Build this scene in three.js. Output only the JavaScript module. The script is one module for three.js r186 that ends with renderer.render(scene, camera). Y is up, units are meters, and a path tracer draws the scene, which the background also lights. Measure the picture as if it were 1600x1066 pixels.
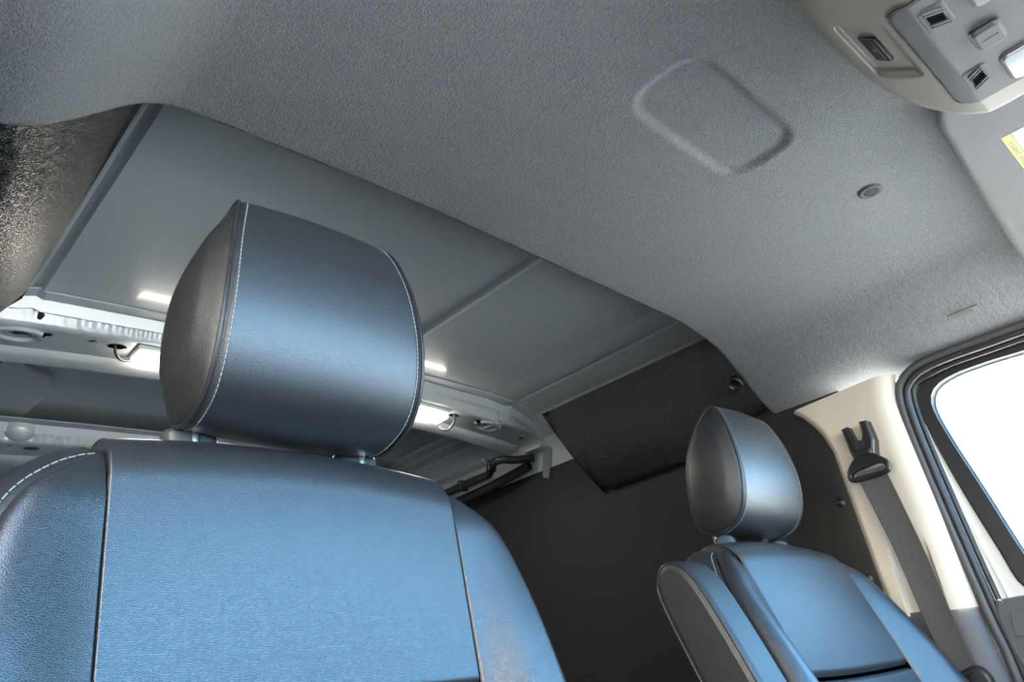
import * as THREE from 'three';
import { mergeGeometries, toCreasedNormals } from 'three/addons/utils/BufferGeometryUtils.js';
import { RoundedBoxGeometry } from 'three/addons/geometries/RoundedBoxGeometry.js';
import { TextGeometry } from 'three/addons/geometries/TextGeometry.js';
import { FontLoader } from 'three/addons/loaders/FontLoader.js';
import { RectAreaLightUniformsLib } from 'three/addons/lights/RectAreaLightUniformsLib.js';

// ---------------------------------------------------------------- camera, sky, sun, exposure
// x: towards the driver's side (vehicle centre line at 0), y: up from the cab floor, z: towards the front of the van
const scene = new THREE.Scene();
const camera = new THREE.PerspectiveCamera(48.715, 1600 / 1066, 0.02, 200);
camera.position.set(-0.88, 0.75, 0);
camera.up.set(-0.22038, 0.89608, 0.38531);
camera.lookAt(-0.88 + 0.643802, 0.75 + 0.430386, -0.632682);
const renderer = new THREE.WebGLRenderer({ antialias: true });
renderer.toneMapping = THREE.LinearToneMapping;
renderer.toneMappingExposure = 1.0;
renderer.shadowMap.enabled = true;
RectAreaLightUniformsLib.init();

function makeSky() {
  const w = 16, h = 256, d = new Float32Array(w * h * 4);
  for (let j = 0; j < h; j++) {
    const el = Math.max(0, ((j + 0.5) / h - 0.5) * Math.PI), s = Math.sin(el);
    const k = Math.pow(1 - s, 2.2);                      // pale at the horizon, blue overhead
    for (let i = 0; i < w; i++) {
      const o = (j * w + i) * 4;
      d[o] = 1.9 + 2.6 * k; d[o + 1] = 6.2 + 3.9 * k; d[o + 2] = 13 + 2.5 * k; d[o + 3] = 1;
    }
  }
  const t = new THREE.DataTexture(d, w, h, THREE.RGBAFormat, THREE.FloatType);
  t.mapping = THREE.EquirectangularReflectionMapping; t.magFilter = THREE.LinearFilter; t.minFilter = THREE.LinearFilter;
  t.colorSpace = THREE.LinearSRGBColorSpace; t.needsUpdate = true;
  return t;
}
scene.background = makeSky();

const sun = new THREE.DirectionalLight(new THREE.Color(1, 0.9, 0.76), 95);
sun.position.set(3.5, 9, -4); sun.target.position.set(0, 0.5, 0);
sun.castShadow = true; sun.shadow.mapSize.set(2048, 2048);
Object.assign(sun.shadow.camera, { left: -6, right: 6, top: 6, bottom: -6, near: 0.5, far: 30 });
scene.add(sun, sun.target);

// ---------------------------------------------------------------- helpers
let seed = 12345;
const rnd = () => { seed = (seed * 1664525 + 1013904223) >>> 0; return seed / 4294967296; };
const clamp = (v, a = 0, b = 1) => Math.min(b, Math.max(a, v));
const sm = (a, b, v) => { const t = clamp((v - a) / (b - a)); return t * t * (3 - 2 * t); };
const lerp = (a, b, t) => a + (b - a) * t;
const V = (x, y, z) => new THREE.Vector3(x, y, z);
function table(pts) {                                   // smooth interpolation through [x, y] pairs
  const n = pts.length, m = pts.map((p, i) => {
    const a = pts[Math.max(0, i - 1)], b = pts[Math.min(n - 1, i + 1)]; return (b[1] - a[1]) / (b[0] - a[0]);
  });
  return (x) => {
    if (x <= pts[0][0]) return pts[0][1];
    if (x >= pts[n - 1][0]) return pts[n - 1][1];
    let i = 0; while (x > pts[i + 1][0]) i++;
    const [x0, y0] = pts[i], [x1, y1] = pts[i + 1], h = x1 - x0, t = (x - x0) / h, t2 = t * t, t3 = t2 * t;
    return (2 * t3 - 3 * t2 + 1) * y0 + (t3 - 2 * t2 + t) * h * m[i] + (3 * t2 - 2 * t3) * y1 + (t3 - t2) * h * m[i + 1];
  };
}
function linear(pts) {
  return (x) => {
    if (x <= pts[0][0]) return pts[0][1];
    for (let i = 0; i < pts.length - 1; i++) if (x <= pts[i + 1][0]) return lerp(pts[i][1], pts[i + 1][1], (x - pts[i][0]) / (pts[i + 1][0] - pts[i][0]));
    return pts[pts.length - 1][1];
  };
}
function grid(nu, nv, fn, { uv, skip, closedU = false } = {}) {   // fn(u, v) -> [x, y, z]
  const pos = [], uvs = [], idx = [];
  for (let j = 0; j <= nv; j++) for (let i = 0; i <= nu; i++) {
    const u = i / nu, v = j / nv, p = fn(u, v); pos.push(p[0], p[1], p[2]);
    const q = uv ? uv(u, v, p) : [u, v]; uvs.push(q[0], q[1]);
  }
  for (let j = 0; j < nv; j++) for (let i = 0; i < nu; i++) {
    if (skip && skip((i + 0.5) / nu, (j + 0.5) / nv)) continue;
    const a = j * (nu + 1) + i, b = a + 1, c = a + nu + 1, d = c + 1; idx.push(a, b, d, a, d, c);
  }
  const g = new THREE.BufferGeometry();
  g.setAttribute('position', new THREE.Float32BufferAttribute(pos, 3));
  g.setAttribute('uv', new THREE.Float32BufferAttribute(uvs, 2));
  g.setIndex(idx); g.computeVertexNormals();
  if (closedU) {                                        // same normal on both sides of the closing line
    const n = g.attributes.normal;
    for (let j = 0; j <= nv; j++) {
      const a = j * (nu + 1), b = a + nu, s = V(n.getX(a) + n.getX(b), n.getY(a) + n.getY(b), n.getZ(a) + n.getZ(b)).normalize();
      n.setXYZ(a, s.x, s.y, s.z); n.setXYZ(b, s.x, s.y, s.z);
    }
  }
  return g;
}
const box = (x0, x1, y0, y1, z0, z1, r = 0.004) => {
  const w = x1 - x0, h = y1 - y0, d = z1 - z0, rr = Math.min(r, 0.49 * Math.min(w, h, d));
  const g = new RoundedBoxGeometry(w, h, d, 2, rr); g.translate((x0 + x1) / 2, (y0 + y1) / 2, (z0 + z1) / 2); return g;
};
const curve = (pts, closed = false) => new THREE.CatmullRomCurve3(pts.map((p) => (p.isVector3 ? p : V(...p))), closed, 'catmullrom', 0.5);
const tube = (pts, r, n = 80, rad = 10, closed = false) => new THREE.TubeGeometry(curve(pts, closed), n, r, rad, closed);
const merge = (list) => mergeGeometries(list.map((g) => { const q = g.index ? g.toNonIndexed() : g; for (const k of Object.keys(q.attributes)) if (!['position', 'normal', 'uv'].includes(k)) q.deleteAttribute(k); return q; }));
function stitches(pts, step = 0.0062, len = 0.0042, r = 0.0008) {   // a row of thread stitches along a line
  const c = curve(pts), L = c.getLength(), n = Math.floor(L / step), list = [], up = V(0, 1, 0);
  for (let i = 0; i < n; i++) {
    const t = (i + 0.5) / n, p = c.getPointAt(t), d = c.getTangentAt(t);
    const g = new THREE.CapsuleGeometry(r, len, 2, 5); g.applyQuaternion(new THREE.Quaternion().setFromUnitVectors(up, d)); g.translate(p.x, p.y, p.z); list.push(g);
  }
  return merge(list);
}
function plateYZ(poly, x0, x1, bevel = 0.003, holes = []) {          // an outline [z, y] with thickness along x
  const s = new THREE.Shape(poly.map(([z, y]) => new THREE.Vector2(-z, y)));
  for (const h of holes) s.holes.push(new THREE.Path(h.map(([z, y]) => new THREE.Vector2(-z, y))));
  const g = new THREE.ExtrudeGeometry(s, { depth: Math.max(1e-4, x1 - x0 - 2 * bevel), bevelEnabled: bevel > 0, bevelThickness: bevel, bevelSize: bevel, bevelOffset: -bevel, bevelSegments: 2, curveSegments: 8 });
  g.translate(0, 0, x0 + bevel); g.rotateY(Math.PI / 2);             // (-z, y, x) -> (x, y, z)
  return g;
}
function plateXZ(poly, y0, y1, bevel = 0.002, holes = []) {          // an outline [x, z] with thickness along y
  const s = new THREE.Shape(poly.map(([x, z]) => new THREE.Vector2(x, -z)));
  for (const h of holes) s.holes.push(new THREE.Path(h.map(([x, z]) => new THREE.Vector2(x, -z))));
  const g = new THREE.ExtrudeGeometry(s, { depth: Math.max(1e-4, y1 - y0 - 2 * bevel), bevelEnabled: bevel > 0, bevelThickness: bevel, bevelSize: bevel, bevelOffset: -bevel, bevelSegments: 2, curveSegments: 8 });
  g.rotateX(-Math.PI / 2); g.translate(0, y0 + bevel, 0);
  return g;
}
function smoothPoly(poly, n = 80, closed = true) { return curve(poly.map(([a, b]) => V(a, b, 0)), closed).getSpacedPoints(n).slice(0, closed ? n : n + 1).map((p) => [p.x, p.y]); }
function roundRect(x0, x1, y0, y1, r, n = 6) {
  const out = [];
  for (const [cx, cy, a] of [[x1 - r, y1 - r, 0], [x0 + r, y1 - r, 1], [x0 + r, y0 + r, 2], [x1 - r, y0 + r, 3]])
    for (let i = 0; i <= n; i++) { const t = (a + i / n) * Math.PI / 2; out.push([cx + r * Math.cos(t), cy + r * Math.sin(t)]); }
  return out;
}
function dense(poly, step) { const out = []; poly.forEach((a, i) => { const b = poly[(i + 1) % poly.length], n = Math.max(1, Math.ceil(Math.hypot(b[0] - a[0], b[1] - a[1]) / step)); for (let k = 0; k < n; k++) out.push([lerp(a[0], b[0], k / n), lerp(a[1], b[1], k / n)]); }); return out; }
const used = {};
function numbered(name) { const k = used[name] = (used[name] ?? -1) + 1; return k ? `${name}_${String(k).padStart(3, '0')}` : name; }
function mesh(name, g, m, parent) {
  const o = new THREE.Mesh(g, m); o.castShadow = o.receiveShadow = true; o.name = parent && parent !== scene ? name : numbered(name); (parent ?? scene).add(o); return o;
}
function thing(name, label, category, group) {
  const o = new THREE.Group(); o.name = numbered(name); scene.add(o); o.userData = { label, category }; if (group) o.userData.group = group; return o;
}
function tag(o, label, category, group) { o.userData.label = label; o.userData.category = category; if (group) o.userData.group = group; return o; }
function struct(name, g, m, label) { const o = mesh(name, g, m); o.userData.kind = 'structure'; if (label) o.userData.label = label; return o; }

// ---------------------------------------------------------------- textures and materials
function bumpTexture(n, fn, tile) {
  const d = new Uint8Array(n * n * 4);
  for (let j = 0; j < n; j++) for (let i = 0; i < n; i++) { const v = Math.round(255 * clamp(fn(i / n, j / n))), o = (j * n + i) * 4; d[o] = d[o + 1] = d[o + 2] = v; d[o + 3] = 255; }
  const t = new THREE.DataTexture(d, n, n); t.wrapS = t.wrapT = THREE.RepeatWrapping; t.magFilter = THREE.LinearFilter; t.repeat.set(1 / tile, 1 / tile); t.needsUpdate = true; return t;
}
function worley(cells, jitter = 0.9) {                  // periodic; returns the distance to the nearest cell border, 0..1
  const p = Array.from({ length: cells * cells }, () => [0.5 + jitter * (rnd() - 0.5), 0.5 + jitter * (rnd() - 0.5), rnd()]);
  return (u, v, sx = 1) => {
    const x = u * cells, y = v * cells, ix = Math.floor(x), iy = Math.floor(y); let a = 9, b = 9, h = 0;
    for (let j = -1; j <= 1; j++) for (let i = -1; i <= 1; i++) {
      const q = p[((iy + j + cells) % cells) * cells + ((ix + i + cells) % cells)], dx = ix + i + q[0] - x, dy = (iy + j + q[1] - y) * sx, d = Math.sqrt(dx * dx + dy * dy);
      if (d < a) { b = a; a = d; h = q[2]; } else if (d < b) b = d;
    }
    return [clamp((b - a) * 2.2), a, h];
  };
}
function valueNoise(cells) {
  const p = Float32Array.from({ length: cells * cells }, () => rnd());
  return (u, v) => {
    const x = u * cells, y = v * cells, ix = Math.floor(x), iy = Math.floor(y), fx = x - ix, fy = y - iy, sx = fx * fx * (3 - 2 * fx), sy = fy * fy * (3 - 2 * fy);
    const q = (i, j) => p[((iy + j) % cells) * cells + ((ix + i) % cells)];
    return lerp(lerp(q(0, 0), q(1, 0), sx), lerp(q(0, 1), q(1, 1), sx), sy);
  };
}
const wl = worley(40), wl2 = worley(11), vn8 = valueNoise(8), vn64 = valueNoise(64), vn128 = valueNoise(128), vn32 = valueNoise(32);
const leatherBump = bumpTexture(512, (u, v) => { const w = (vn8(u, v) - 0.5) * 0.03; const a = wl((u + w + 1) % 1, v, 1.5)[0]; return 0.25 + 0.6 * Math.sqrt(a) + 0.15 * vn64(u, v); }, 0.085);
const fabricBump = bumpTexture(512, (u, v) => 0.5 * vn128(u, v) + 0.35 * vn64(u, v) + 0.15 * vn32(u, v), 0.16);
const wp = worley(26, 1);
const plasticBump = bumpTexture(512, (u, v) => { const w = (vn8(v, u) - 0.5) * 0.06, a = wp((u + w + 1) % 1, v, 0.75); return 0.15 + 0.7 * Math.sqrt(a[0]) + 0.15 * vn64(u, v); }, 0.1);
const fineGrain = bumpTexture(256, (u, v) => 0.6 * vn128(u, v) + 0.4 * vn64(u, v), 0.05);
const orangePeel = bumpTexture(256, (u, v) => 0.7 * vn8(u, v) + 0.3 * vn32(u, v), 0.25);
const weave = bumpTexture(256, (u, v) => { const x = Math.floor(u * 24), y = Math.floor(v * 48); const s = Math.abs(Math.sin(u * 24 * Math.PI)) * Math.abs(Math.sin(v * 48 * Math.PI)); return ((x + y) % 2 ? 0.55 : 0.3) * s + 0.35 * vn64(u, v); }, 0.03);
const speckle = (() => {
  const n = 512, d = new Uint8Array(n * n * 4);
  for (let j = 0; j < n; j++) for (let i = 0; i < n; i++) {
    const f = 0.5 * vn128(i / n, j / n) + 0.3 * vn64(i / n, j / n) + 0.2 * rnd(), o = (j * n + i) * 4, k = 196 + 56 * f; d[o] = k; d[o + 1] = k; d[o + 2] = k; d[o + 3] = 255;
  }
  const t = new THREE.DataTexture(d, n, n); t.wrapS = t.wrapT = THREE.RepeatWrapping; t.magFilter = THREE.LinearFilter; t.repeat.set(1 / 0.16, 1 / 0.16); t.colorSpace = THREE.SRGBColorSpace; t.needsUpdate = true; return t;
})();
const rgb = (r, g, b) => new THREE.Color().setRGB(r, g, b);
const std = (color, roughness, o = {}) => new THREE.MeshPhysicalMaterial({ color, roughness, ...o });
const M = {
  leather: std(rgb(0.02, 0.021, 0.024), 0.34, { bumpMap: leatherBump, bumpScale: 0.00027, ior: 1.8 }),
  leatherSide: std(rgb(0.024, 0.024, 0.026), 0.42, { bumpMap: leatherBump, bumpScale: 0.0003, ior: 1.6 }),
  piping: std(rgb(0.024, 0.025, 0.028), 0.34),
  thread: std(rgb(0.3, 0.32, 0.32), 0.7),
  fabric: std(rgb(0.225, 0.24, 0.256), 0.95, { map: speckle, bumpMap: fabricBump, bumpScale: 0.0009 }),
  visor: std(rgb(0.165, 0.17, 0.178), 0.9, { specularIntensity: 0.4, bumpMap: fineGrain, bumpScale: 0.0003 }),
  cream: std(rgb(0.66, 0.585, 0.475), 0.5, { bumpMap: fineGrain, bumpScale: 0.00012 }),
  console: std(rgb(0.25, 0.227, 0.2), 0.5, { bumpMap: fineGrain, bumpScale: 0.00012 }),
  plate: std(rgb(0.115, 0.122, 0.13), 0.6, { specularIntensity: 0.5, bumpMap: fineGrain, bumpScale: 0.0001 }),
  darkTrim: std(rgb(0.1, 0.1, 0.105), 0.55, { bumpMap: fineGrain, bumpScale: 0.0002 }),
  grainBlack: std(rgb(0.008, 0.008, 0.009), 0.34, { ior: 1.6, bumpMap: plasticBump, bumpScale: 0.002 }),
  black: std(rgb(0.012, 0.012, 0.013), 0.35),
  sealGrey: std(rgb(0.07, 0.07, 0.072), 0.5),
  greyPlastic: std(rgb(0.11, 0.114, 0.12), 0.85, { specularIntensity: 0.3 }),
  slotBlack: std(rgb(0.006, 0.006, 0.007), 0.9, { specularIntensity: 0.1 }),
  rubber: std(rgb(0.02, 0.02, 0.022), 0.45),
  liner: std(rgb(0.012, 0.0117, 0.0115), 0.8, { bumpMap: fineGrain, bumpScale: 0.0003 }),
  paint: std(rgb(0.46, 0.5, 0.52), 0.32, { bumpMap: orangePeel, bumpScale: 0.0004, clearcoat: 0.6, clearcoatRoughness: 0.12 }),
  highlightPale: std(rgb(0.62, 0.64, 0.65), 0.5),  // pale tone for the highlight painted along the roof step
  white: std(rgb(0.78, 0.77, 0.72), 0.25, { clearcoat: 0.7, clearcoatRoughness: 0.08 }),
  belt: std(rgb(0.13, 0.125, 0.12), 0.8, { map: speckle, bumpMap: weave, bumpScale: 0.0005 }),
  chrome: std(rgb(0.55, 0.56, 0.57), 0.22, { metalness: 1 }),
  bezel: std(rgb(0.06, 0.065, 0.07), 0.25),
  glass: std(rgb(0.96, 0.98, 0.97), 0.02, { transmission: 1, thickness: 0 }),
  lens: std(rgb(0.34, 0.37, 0.39), 0.18, { clearcoat: 1, clearcoatRoughness: 0.05 }),
  led: std(rgb(0.9, 0.9, 0.86), 0.3, { emissive: rgb(1, 0.93, 0.8), emissiveIntensity: 24 }),
  lowBounce: std(rgb(0.06, 0.058, 0.055), 0.95),  // dark tone of the unseen surfaces that limit bounced light
  warmBounce: std(rgb(0.6, 0.52, 0.42), 0.95),  // warm tone of the unseen wall added for its bounce
  floorMat: std(rgb(0.09, 0.088, 0.085), 0.9),
  ground: std(rgb(0.66, 0.62, 0.55), 0.95),
};

// ---------------------------------------------------------------- setting: headliner
const headY = table([[-0.93, 1.386], [-0.87, 1.39], [-0.811, 1.397], [-0.775, 1.412], [-0.733, 1.447], [-0.693, 1.486], [-0.664, 1.508], [-0.624, 1.523], [-0.464, 1.529], [-0.189, 1.530],
  [0.075, 1.520], [0.35, 1.511], [0.513, 1.502], [0.61, 1.486], [0.684, 1.461], [0.75, 1.414], [0.806, 1.372], [0.86, 1.338], [0.9, 1.322]]);
const rrDist = (x, z, cx, cz, hx, hz, r) => { const dx = Math.max(Math.abs(x - cx) - hx + r, 0), dz = Math.max(Math.abs(z - cz) - hz + r, 0); return Math.hypot(dx, dz) - r + Math.min(0, Math.max(Math.abs(x - cx) - hx + r, Math.abs(z - cz) - hz + r)); };
const padRecess = (x, z) => 0.0075 * (1 - sm(-0.012, 0.006, rrDist(x, z, 0.03, -0.397, 0.145, 0.066, 0.045)));
{
  const zr = -0.825, zf = 0.3, hem = 0.05;
  const g = grid(360, 260, (u, v) => {
    const x = lerp(-0.93, 0.9, u), y = headY(x);
    if (v < hem) { const t = (1 - v / hem) * Math.PI / 2; return [x, y + 0.012 * (1 - Math.cos(t)), zr - 0.012 * Math.sin(t)]; }
    const z = lerp(zr, zf, (v - hem) / (1 - hem));
    return [x, y + padRecess(x, z), z];
  }, { uv: (u, v, p) => [p[0] + (p[1] - 1.5) * 0.8, p[2]] });
  const o = struct('headliner', g, M.fabric, 'grey woven fabric headliner over the cab with a raised rear edge');
  o.userData.category = 'headliner';
}

// ---------------------------------------------------------------- setting: cargo roof, walls, floor, cab shell
const roofProfile = [[-0.895, 1.1], [-0.89, 1.3], [-0.875, 1.42], [-0.83, 1.505], [-0.76, 1.56], [-0.69, 1.585], [-0.64, 1.592], [-0.634, 1.598], [-0.624, 1.598], [-0.618, 1.5915], [-0.6, 1.594], [-0.35, 1.606], [-0.114, 1.614], [-0.107, 1.622], [0.03, 1.624], [0.178, 1.621],
  [0.187, 1.611], [0.4, 1.605], [0.588, 1.597], [0.6, 1.594], [0.664, 1.585], [0.67, 1.592], [0.68, 1.592], [0.686, 1.585], [0.76, 1.56], [0.83, 1.505], [0.875, 1.42], [0.89, 1.3], [0.895, 1.1]];
{
  const pos = [], uvs = [], idx = [], zs = [-0.78, -1.5, -2.2, -3.0];
  roofProfile.forEach(([x, y]) => zs.forEach((z) => { pos.push(x, y, z); uvs.push(x, z); }));
  for (let i = 0; i < roofProfile.length - 1; i++) for (let k = 0; k < zs.length - 1; k++) { const a = i * zs.length + k, b = a + zs.length; idx.push(a, b, b + 1, a, b + 1, a + 1); }
  let g = new THREE.BufferGeometry(); g.setAttribute('position', new THREE.Float32BufferAttribute(pos, 3)); g.setAttribute('uv', new THREE.Float32BufferAttribute(uvs, 2)); g.setIndex(idx);
  g = toCreasedNormals(g, 0.2);
  const c = struct('ceiling', g, M.paint, 'bare painted steel cargo roof with long pressed ribs');
  const long = (x, y, w, h, z0, z1) => { const q = box(-w / 2, w / 2, -h / 2, h / 2, z1, z0, 0.005); q.rotateZ(x > 0 ? -0.5 : 0.5); q.translate(x, y, 0); return q; };
  mesh('rib', long(0.722, 1.573, 0.018, 0.012, -1.86, -2.45), M.paint, c);
  mesh('rib', long(0.79, 1.538, 0.014, 0.012, -1.93, -2.02), M.paint, c);
  mesh('rib', long(0.822, 1.508, 0.03, 0.014, -1.87, -2.5), M.paint, c);
  mesh('rib', long(0.85, 1.462, 0.024, 0.014, -1.87, -2.5), M.paint, c);
  mesh('rib', plateXZ(smoothPoly([[-0.61, -1.9], [-0.55, -1.93], [-0.485, -2.0], [-0.5, -2.3], [-0.58, -2.38], [-0.615, -2.3]], 40), 1.584, 1.605, 0.006), M.paint, c);
  mesh('step_highlight', box(0.179, 0.19, 1.6075, 1.6125, -3.0, -0.79, 0.002), M.highlightPale, c);  // light strip added to draw the bright edge of the roof step
  mesh('rib', box(-0.64, -0.625, 1.578, 1.6, -2.3, -1.88, 0.004), M.paint, c);
}
// outer skins: thickness round the room so that daylight enters only through the glass and the open door
struct('trim_1', box(-0.96, 0.96, 1.66, 1.69, -3.06, 0.34, 0.01), M.white, 'white outer roof skin above the headliner');
struct('wall_right', box(0.872, 0.93, -0.02, 1.42, -3.06, -0.66, 0.004), M.liner, 'charcoal lining board on the cargo side behind the driver seat');
struct('wall_left', box(-0.95, -0.9, -0.02, 1.5, -3.06, -0.66, 0.004), M.liner, 'charcoal lining board on the cargo side behind the passenger seat');
struct('wall_back', box(-0.95, 0.95, -0.02, 1.68, -3.08, -3.0, 0.004), M.paint, 'painted inside of the rear cargo doors');
struct('floor', box(-0.9, 0.9, -0.06, 0, -3.06, 0.9, 0.004), M.floorMat, 'dark rubber floor of the cab and cargo bay');
struct('wall_front', box(-0.93, 0.93, -0.06, 0.9, 0.91, 0.96, 0.004), M.darkTrim, 'firewall behind the dashboard');
for (const s of [-1, 1]) {
  const n = s > 0 ? 'right' : 'left';
  struct(`trim_${s > 0 ? 2 : 3}`, box(Math.min(s * 0.9, s * 0.955), Math.max(s * 0.9, s * 0.955), 1.34, 1.68, -3.06, 0.32, 0.006), M.white, `white roof side rail above the ${s > 0 ? 'driver' : 'passenger'} door`);
  struct(`trim_${s > 0 ? 4 : 5}`, merge([tube([[s * 0.88, 1.5, 0.3], [s * 0.885, 1.2, 0.62], [s * 0.89, 0.9, 0.92]], 0.05, 30, 10)]), M.cream, `windscreen pillar on the ${n} side`);
  struct(`wall_front_${n}`, plateYZ([[0.34, -0.05], [0.92, -0.05], [0.92, 0.9], [0.34, 0.9]], s > 0 ? 0.9 : -0.95, s > 0 ? 0.95 : -0.9, 0.003), M.darkTrim, `lower side of the cab ahead of the ${s > 0 ? 'driver' : 'passenger'} door`);
}
struct('added_tan_wall', merge([box(-3.2, -2.8, -0.45, 3.4, -7, 7, 0.02), box(-3.3, -2.7, 3.4, 3.55, -7.1, 7.1, 0.02)]), M.warmBounce, 'unseen tan wall added to throw warm light in from the passenger side');  // added out of view: sunlit wall that warms the pillar trim
struct('added_dark_base', box(-2.82, -2.72, -0.46, 0.78, -7, 7, 0.02), M.lowBounce, 'unseen dark base added to keep low light off the headliner');  // added out of view: dark foot so less light reaches the headliner
struct('ground', box(-1.1, 60, -0.6, -0.45, -60, 60, 0.01), M.ground, 'unseen ground on the driver side, made pale to bounce sunlight');  // out of view, pale so sunlight bounces in through the driver window
struct('dark_ground', box(-60, -1.1, -0.6, -0.46, -60, 60, 0.01), M.lowBounce, 'unseen ground on the passenger side, made dark to limit bounced light');  // out of view, kept dark so little light bounces in at the open door
struct('hood', box(-0.85, 0.85, -0.1, 0.14, -0.44, 0.44, 0.06).rotateX(0.42).translate(0, 0.55, 1.46), M.white, 'white engine hood ahead of the windscreen');
// windscreen
struct('window_1', grid(24, 12, (u, v) => { const x = lerp(-0.86, 0.86, u), k = 1 - (x / 0.86) ** 2; return [x, lerp(0.93, 1.5, v), lerp(0.95, 0.3, v) + 0.06 * k * (1 - 0.5 * v)]; }), M.glass, 'clear windscreen');
struct('trim_6', box(-0.9, 0.9, 1.47, 1.68, 0.26, 0.36, 0.02), M.darkTrim, 'windscreen header');
// dashboard, below and in front of the viewer
{
  const prof = [[0.28, 0.4], [0.25, 0.62], [0.28, 0.76], [0.36, 0.84], [0.55, 0.885], [0.88, 0.9], [0.88, 0.3], [0.35, 0.3]];
  const s = new THREE.Shape(prof.map(([z, y]) => new THREE.Vector2(-z, y)));
  const g = new THREE.ExtrudeGeometry(s, { depth: 1.72, bevelEnabled: true, bevelSize: 0.015, bevelThickness: 0.015, bevelSegments: 3 }); g.translate(0, 0, -0.86); g.rotateY(Math.PI / 2);
  const o = tag(mesh('dashboard', g, M.darkTrim), 'dark grey dashboard below the windscreen', 'dashboard');
}

// ---------------------------------------------------------------- roof bows (cross members) with pressed holes
const archY = (x) => 1.562 - 0.072 * x * x;
const roofAt = linear(roofProfile);
function makeBow(label, group) {
  const o = thing('roof_bow', label, 'roof bow', group), X0 = -0.815, X1 = 0.815;
  const ell = (x, z, cx, cz, a, b) => ((x - cx) / a) ** 2 + ((z - cz) / b) ** 2 < 1, rect = (x, z, cx, cz, a, b) => Math.abs(x - cx) < a && Math.abs(z - cz) < b;
  const hole = (x, z) => {
    for (const s of [-1, 1]) {
      const q = x * s;
      if (ell(q, z, 0.632, -1.635, 0.019, 0.009) || rect(q, z, 0.583, -1.626, 0.008, 0.007) || ell(q, z, 0.586, -1.649, 0.006, 0.004) || rect(q, z, 0.5, -1.629, 0.006, 0.004) || ell(q, z, 0.476, -1.626, 0.004, 0.003)) return true;
    }
    return ell(x, z, -0.447, -1.637, 0.02, 0.013) || ell(x, z, 0.5, -1.637, 0.016, 0.012) || rect(x, z, 0.786, -1.65, 0.01, 0.006) || rect(x, z, 0.82, -1.66, 0.005, 0.01);
  };
  const boss = (x, z) => { let h = 0; for (const s of [-1, 1]) { const d = Math.hypot((x * s - 0.632) / 1.5, z + 1.64); h -= 0.006 * (sm(0.034, 0.03, d) - sm(0.024, 0.018, d)); } return h; };
  const under = grid(760, 70, (u, v) => { const x = lerp(X0, X1, u), z = lerp(-1.606, -1.7, v); return [x, archY(x) - 0.002 * v + boss(x, z), z]; }, { skip: (u, v) => hole(lerp(X0, X1, u), lerp(-1.606, -1.7, v)), uv: (u, v, p) => [p[0], p[2]] });
  mesh('bottom_web', under, M.paint, o);
  const fh = (x, t) => [-0.608, 0.643].some((c) => ((x - c) / 0.0065) ** 2 + ((t - 0.42) / 0.14) ** 2 < 1);
  const ripple = (x, t) => 0.0014 * Math.sin(x * 260 + 2 * Math.sin(x * 31)) * sm(0.6, 0.52, -x) * sm(0.3, 0.4, -x) * sm(0, 0.3, t) * sm(1, 0.7, t);
  const front = grid(760, 26, (u, v) => {
    const x = lerp(X0, X1, u), yb = archY(x), yt = Math.min(roofAt(x) - 0.002, yb + 0.062);
    const a = clamp(v / 0.14), z = -1.606 + 0.008 * Math.sin(a * Math.PI / 2) + 0.018 * v + ripple(x, v);
    return [x, lerp(yb, yt, v < 0.14 ? 0.1 * (1 - Math.cos(a * Math.PI / 2)) + 0.04 * a : v), z];
  }, { skip: (u, v) => fh(lerp(X0, X1, u), v), uv: (u, v, p) => [p[0], p[1]] });
  mesh('front_web', front, M.paint, o);
  const sweep = (pts) => grid(120, pts.length - 1, (u, v) => { const x = lerp(X0, X1, u), p = pts[Math.round(v * (pts.length - 1))]; return [x, p[2] ? roofAt(x) - p[1] : archY(x) + p[1], p[0]]; }, { uv: (u, v, p) => [p[0], p[2]] });
  mesh('front_flange', toCreasedNormals(sweep([[-1.583, 0.03, 1], [-1.575, 0.006, 1], [-1.545, 0.004, 1], [-1.543, 0.001, 1]]), 0.5), M.paint, o);
  mesh('rear_flange', toCreasedNormals(sweep([[-1.7, -0.002], [-1.706, -0.01], [-1.716, -0.016], [-1.75, -0.018], [-1.757, -0.014], [-1.76, 0], [-1.77, 0.002, 1]]), 0.5), M.paint, o);
  mesh('splice_tab', merge([box(0.64, 0.652, archY(0.645) + 0.0, archY(0.645) + 0.05, -1.612, -1.585, 0.003), box(0.63, 0.66, archY(0.645) - 0.006, archY(0.645) + 0.004, -1.66, -1.6, 0.003)]), M.paint, o);
  return o;
}
const bow = makeBow('pale painted steel roof bow carrying the two lit lamps', 'roof bows');
{
  const b2 = bow.clone(); b2.name = numbered('roof_bow'); scene.add(b2); b2.position.set(0, -0.022, -0.69);
  b2.userData = { label: 'farther roof bow without lamps, just above the near seat left shoulder', category: 'roof bow', group: 'roof bows' };
  const gs = tag(mesh('gusset', (() => { const g = new THREE.SphereGeometry(0.045, 20, 12, 0, Math.PI * 2, 0, Math.PI / 2); g.scale(1, 1.1, 0.6); g.rotateX(Math.PI); g.translate(-0.49, 1.575, -2.285); return g; })(), M.paint), 'rounded pressed gusset on the farther roof bow', 'gusset');
}
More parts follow.
